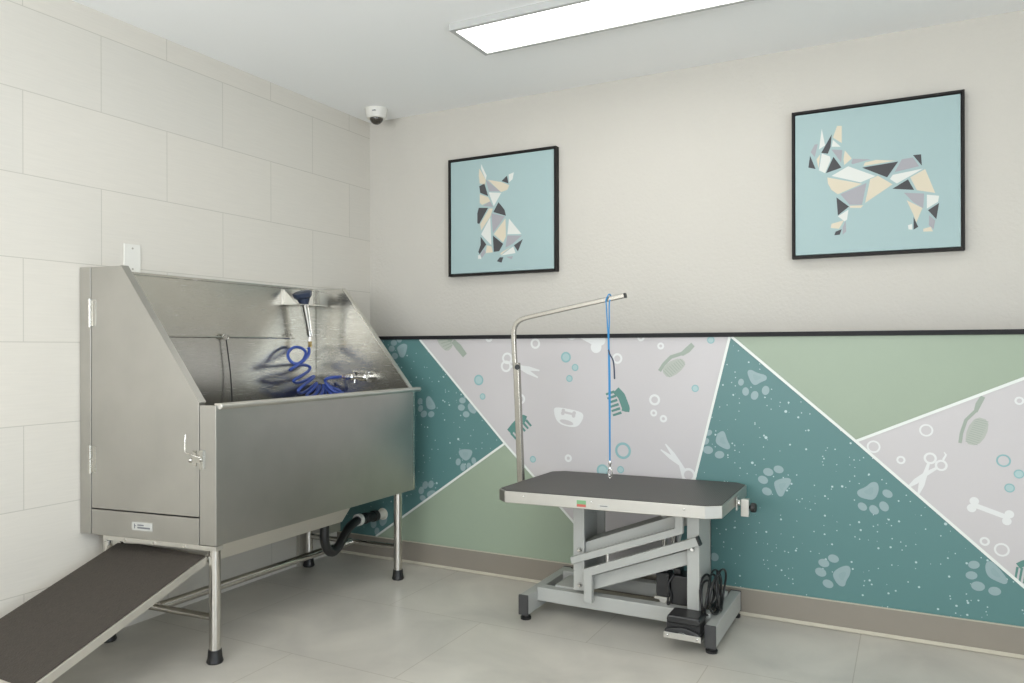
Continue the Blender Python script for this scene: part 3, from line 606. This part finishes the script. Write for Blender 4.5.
# ------------------------------------------------------------------ grooming table
gt = thing('grooming_table', 'electric lift grooming table with black top and grey scissor base', 'grooming table', (1.8, -.3, 0))
TZ = .565
top = [(1.358, -.597), (1.405, -.638), (2.193, -.575), (2.247, -.537), (2.245, -.068), (2.205, -.030), (1.423, -.078), (1.378, -.136)]
top[7] = (1.374, -.118)
obj('tabletop', MB().prism([(x, y, TZ-.046) for x, y in top], (0, 0, .046)), 'alu', gt, bevel=.002)
cx_ = sum(p[0] for p in top)/8; cy_ = sum(p[1] for p in top)/8
obj('rubber_surface', MB().prism([(cx_+(x-cx_)*.988, cy_+(y-cy_)*.978, TZ-.0005) for x, y in top], (0, 0, .003)), 'mat_t', gt)
def fr_pt(t_, z): a = Vector((1.405, -.638, 0)); b = Vector((2.193, -.575, 0)); p = a.lerp(b, t_); return Vector((p.x, p.y, z))
def sticker(t0, t1, z0, z1, m, par, off=.0008, name='sticker'):
    a = fr_pt(t0, 0); b = fr_pt(t1, 0); n = Vector((b.y-a.y, -(b.x-a.x), 0)).normalized()
    q = [a+n*.0001+Vector((0, 0, z0)), b+n*.0001+Vector((0, 0, z0)), b+n*.0001+Vector((0, 0, z1)), a+n*.0001+Vector((0, 0, z1))]
    return obj(name, MB().prism(q, n*off), m, par)
st = sticker(.385, .432, .527, .552, 'green', gt); sticker(.386, .431, .527, .537, 'red', st, .0012, 'sticker_band')
st = sticker(.495, .548, .532, .542, 'label', gt); sticker(.503, .540, .535, .538, 'ink', st, .0012, 'sticker_print')
for t_ in (.105, .458, .905):
    p = fr_pt(t_, .549); obj('bolt', MB().sphere(p, .004), 'chrome', gt, True)
# base
for xa, xb in ((1.393, 1.434), (2.170, 2.211)):
    rn = obj('base_runner', MB().box(xa, xb, -.487, -.022, .024, .104), 'grey', gt, bevel=.003)
    obj('end_cap', MB().box(xa-.001, xb+.001, -.494, -.484, .022, .106), 'dkplastic', rn, bevel=.002)
    obj('end_cap', MB().box(xa-.001, xb+.001, -.026, -.018, .022, .106), 'dkplastic', rn, bevel=.002)
    for y in (-.467, -.040):
        xm = (xa+xb)/2; obj('levelling_foot', MB().tube([(xm, y, 0), (xm, y, .010), (xm, y, .012), (xm, y, .026)], [.022, .023, .017, .017], 14), 'rubber', rn, True)
obj('cross_beam', MB().box(1.434, 2.170, -.400, -.350, .060, .118), 'grey', gt, bevel=.003)
obj('cross_beam', MB().box(1.434, 2.170, -.130, -.080, .060, .118), 'grey', gt, bevel=.003)
# left column hangs from the top, right column stands on the base
obj('column', MB().prism([(1.611, -.42, .136), (1.659, -.42, .139), (1.659, -.42, .520), (1.611, -.42, .520)], (0, .016, 0)).box(1.611, 1.625, -.404, -.17, .136, .520).box(1.611, 1.659, -.186, -.17, .136, .520).box(1.50, 1.611, -.36, -.20, .075, .125), 'grey', gt, bevel=.002)
obj('column', MB().box(2.086, 2.133, -.42, -.404, .118, .520).box(2.105, 2.133, -.404, -.22, .118, .520).box(2.086, 2.133, -.236, -.22, .118, .520), 'grey', gt, bevel=.002)
yA = -.44
def bar(p, q, y0, y1, name='lift_arm', m='grey'):
    return None
def arm(poly, y0, y1, name, m='grey'): return obj(name, MB().prism([(x, y0, z) for x, z in poly], (0, y1-y0, 0)), m, gt, bevel=.003)
arm([(1.612, .248), (2.076, .424), (2.076, .520), (2.044, .520), (2.044, .442), (1.606, .276)], -.445, -.421, 'lift_arm')
a2 = arm([(1.667, .100), (1.702, .100), (1.702, .214), (2.139, .386), (2.126, .417), (1.667, .236)], -.447, -.422, 'lift_arm')
obj('end_cap', MB().prism([(2.1385, -.448, .3855), (2.1465, -.448, .389), (2.133, -.448, .421), (2.125, -.448, .418)], (0, .027, 0)), 'rubber', a2)
arm([(1.634, .268), (2.09, .452), (2.09, .505), (1.634, .326)], -.400, -.24, 'swing_plate')
arm([(1.66, .130), (2.10, .302), (2.10, .360), (1.66, .190)], -.402, -.24, 'swing_plate')
for x, z in ((1.641, .307), (1.641, .161), (2.108, .365)):
    obj('pivot_bolt', MB().tube([(x, -.419, z), (x, -.426, z), (x, -.434, z)], [.011, .011, .006], 12), 'chrome', gt, True)
obj('pin', MB().cyl((1.766, -.43, .25), (1.766, -.43, .31), .007, 12), 'chrome', gt, True)
# actuator
ac = MB().box(1.94, 1.995, -.345, -.285, .14, .235).box(1.955, 1.985, -.335, -.295, .235, .262).box(2.005, 2.075, -.36, -.27, .12, .235).box(2.01, 2.04, -.34, -.29, .235, .262)
act = obj('actuator', ac, 'plastic', gt, bevel=.004)
obj('rod', MB().cyl((1.966, -.315, .255), (1.966, -.315, .47), .012, 14), 'chrome', act, True)
obj('rod', MB().cyl((2.005, -.315, .255), (2.005, -.315, .47), .012, 14), 'chrome', act, True)
obj('mount', MB().box(1.935, 2.0, -.35, -.28, .128, .14).prism([(1.955, -.35, .128), (1.985, -.35, .128), (1.975, -.35, .1), (1.962, -.35, .1)], (0, .06, 0)), 'alu', act)
obj('motor_cable', MB().tube(spline([(2.02, -.365, .24), (2.0, -.372, .2), (2.01, -.37, .15), (1.995, -.37, .12), (2.0, -.37, .19), (1.99, -.365, .23)]), .004, 8), 'rubber', act, True)
br_ = obj('pedal_bracket', MB().box(2.030, 2.170, -.545, -.40, .056, .060).box(2.030, 2.170, -.548, -.545, .056, .078), 'alu', gt, bevel=.001)
for x in (2.046, 2.156): obj('screw', MB().sphere((x, -.549, .068), .005), 'chrome', br_, True)

pd = thing('foot_pedal', 'black rocker foot pedal on a silver bracket at the base of the table', 'foot pedal', (2.09, -.48, .061))
obj('housing', MB().prism([(2.030, -.54, .061), (2.162, -.54, .061), (2.162, -.535, .082), (2.128, -.535, .092), (2.10, -.535, .097), (2.065, -.535, .092), (2.030, -.535, .084)], (0, .11, 0)), 'plastic', pd, bevel=.004)
obj('rocker', MB().prism([(2.034, -.528, .118), (2.040, -.528, .136), (2.158, -.528, .136), (2.164, -.528, .118), (2.158, -.528, .106), (2.040, -.528, .106)], (0, .10, 0)), 'plastic', pd, bevel=.006)
obj('neck', MB().box(2.036, 2.160, -.522, -.435, .08, .112), 'rubber', pd)
obj('logo', MB().tube([(2.098+.014*math.cos(a), -.5415, .074+.006*math.sin(a)) for a in [i*math.pi/8 for i in range(16)]], .0008, 6, closed=True), 'grey', pd)

# power cord coil hung on the right column
pc = thing('power_cord', 'bundled black power cord lying on the right end of the table base', 'power cord', (2.18, -.3, .1))
cdm = MB(); rnd = random.Random(3)
for k in range(7):
    cy0 = -.325+rnd.uniform(-.05, .05); cz0 = .178+rnd.uniform(-.012, .012); ry = .085+rnd.uniform(-.04, .03); rzz = .070+rnd.uniform(-.01, .012); xx = 2.160+k*.0085-.02; tl = rnd.uniform(-.5, .5)
    L = []
    for i in range(16):
        a = 2*math.pi*i/16; yy = ry*math.cos(a); zz = rzz*math.sin(a)
        L.append((xx+.006*math.sin(a*2+k), cy0+yy*math.cos(tl)-zz*math.sin(tl), max(.110, cz0+yy*math.sin(tl)*.7+zz*math.cos(tl))))
    cdm.tube(spline(L+[L[0]], 3)[:-1], .0042, 8, closed=True)
cdm.tube(spline([(2.165, -.25, .20), (2.17, -.27, .235), (2.17, -.285, .255), (2.175, -.30, .235), (2.17, -.29, .18), (2.16, -.33, .14)]), .0042, 8)
obj('cord', cdm, 'rubber', pc, True)
obj('tie', MB().tube([(2.175, -.30+.02*math.cos(a), .125+.012*math.sin(a)) for a in [i*math.pi/6 for i in range(12)]], .005, 6, closed=True), 'rubber', pc, True)

# grooming arm
yg = -.38
ga = thing('grooming_stand', 'bent chrome grooming arm clamped upright at left end of the table', 'grooming stand', (1.35, yg, .5))
obj('lower_tube', MB().obox((1.352, yg, .47), (1.3285, yg, 1.075), .027, .024, (0, 1, 0)), 'armt', ga, bevel=.003)
pl = [(1.334, 1.00), (1.327, 1.10), (1.3135, 1.197), (1.316, 1.222), (1.328, 1.245), (1.350, 1.262), (1.379, 1.272), (1.442, 1.288), (1.560, 1.3085), (1.824, 1.354)]
up_ = MB().tube([Vector((x, yg, z)) for x, z in [(1.3215, 1.05), (1.3180, 1.10), (1.3140, 1.190)]]+spline([(1.3135, yg, 1.197), (1.318, yg, 1.228), (1.334, yg, 1.252), (1.360, yg, 1.266), (1.395, yg, 1.2745)], 4)+[Vector((1.56, yg, 1.305)), Vector((1.824, yg, 1.352))], .0132, 4)
obj('upper_tube', up_, 'armt', ga, bevel=.003)
obj('tube_end', MB().tube([(1.822, yg, 1.3515), (1.829, yg, 1.3528)], .0134, 4), 'rubber', ga)
obj('height_scale', MB().box(1.3370, 1.3372, yg-.004, yg+.004, 1.0, 1.06), 'ink', ga)
obj('tube_knob', MB().tube([(1.336, yg-.011, 1.057), (1.340, yg-.022, 1.057), (1.345, yg-.028, 1.057), (1.352, yg-.037, 1.057)], [.004, .005, .012, .011], 14), 'rubber', ga, True)
obj('clamp', MB().box(1.334, 1.3735, yg-.022, yg+.022, .470, .516).box(1.372, 1.40, yg-.022, yg+.022, .505, .516).box(1.334, 1.3575, yg-.022, yg+.022, .516, .556), 'alu', ga, bevel=.002)
# noose
yn_ = yg-.013
gl = thing('grooming_loop', 'thin blue cord loop with snap hook hanging from the grooming arm', 'grooming loop', (1.757, yg, 1.33))
cm = MB()
cm.tube(spline([(1.748, yg-.0155, 1.335), (1.753, yg-.0155, 1.346), (1.757, yg-.0, 1.360), (1.761, yg+.016, 1.346), (1.763, yg-.0155, 1.326), (1.760, yg-.010, 1.24), (1.757, yg-.006, 1.17), (1.759, yg, 1.0), (1.758, yg, .67)], 5), .0028, 8)
cm.tube(spline([(1.748, yg-.0155, 1.335), (1.752, yg-.010, 1.24), (1.754, yg-.006, 1.17), (1.7545, yg, 1.0), (1.757, yg, .67)], 5), .0028, 8)
lp = obj('cord', cm, 'cord', gl, True)
obj('cord_tail', MB().tube(spline([(1.754, yg-.004, 1.132), (1.762, yg-.008, 1.112), (1.775, yg-.009, 1.09), (1.780, yg-.009, 1.06), (1.782, yg-.009, 1.012)], 5), .0032, 8), 'navy', gl, True)
sn = MB().tube([(1.758, yg, .676), (1.758, yg, .664), (1.758, yg, .657), (1.758, yg, .645)], [.005, .007, .004, .006], 12)
sn.tube([(1.758+.009*math.sin(a), yg, .629+.014*math.cos(a)) for a in [i*math.pi/8 for i in range(16)]], .0028, 8, closed=True)
sn.tube([(1.758+.006*math.sin(a), yg, .611+.006*math.cos(a)) for a in [i*math.pi/6 for i in range(12)]], .002, 8, closed=True)
obj('snap_hook', sn, 'chrome', gl, True)
# spare clamp on the right end
yc2 = -.285
cl = thing('table_clamp', 'empty silver clamp with black knob on the right end of tabletop', 'clamp', (2.26, yc2, .52))
obj('bracket', MB().box(2.2475, 2.254, yc2-.022, yc2+.022, .505, .555).box(2.254, 2.266, yc2-.03, yc2-.02, .528, .548).box(2.266, 2.296, yc2-.016, yc2+.016, .483, .550), 'alu', cl, bevel=.0015)
obj('bolt', MB().sphere((2.262, yc2-.033, .537), .007), 'chrome', cl, True)
kb = MB().tube([(2.296, yc2, .518), (2.304, yc2, .518)], .006, 10)
kb.tube([(2.300, yc2, .518), (2.304, yc2, .518), (2.318, yc2, .518), (2.322, yc2, .518)], [.014, .019, .019, .014], 12)
obj('knob', kb, 'rubber', cl, True)
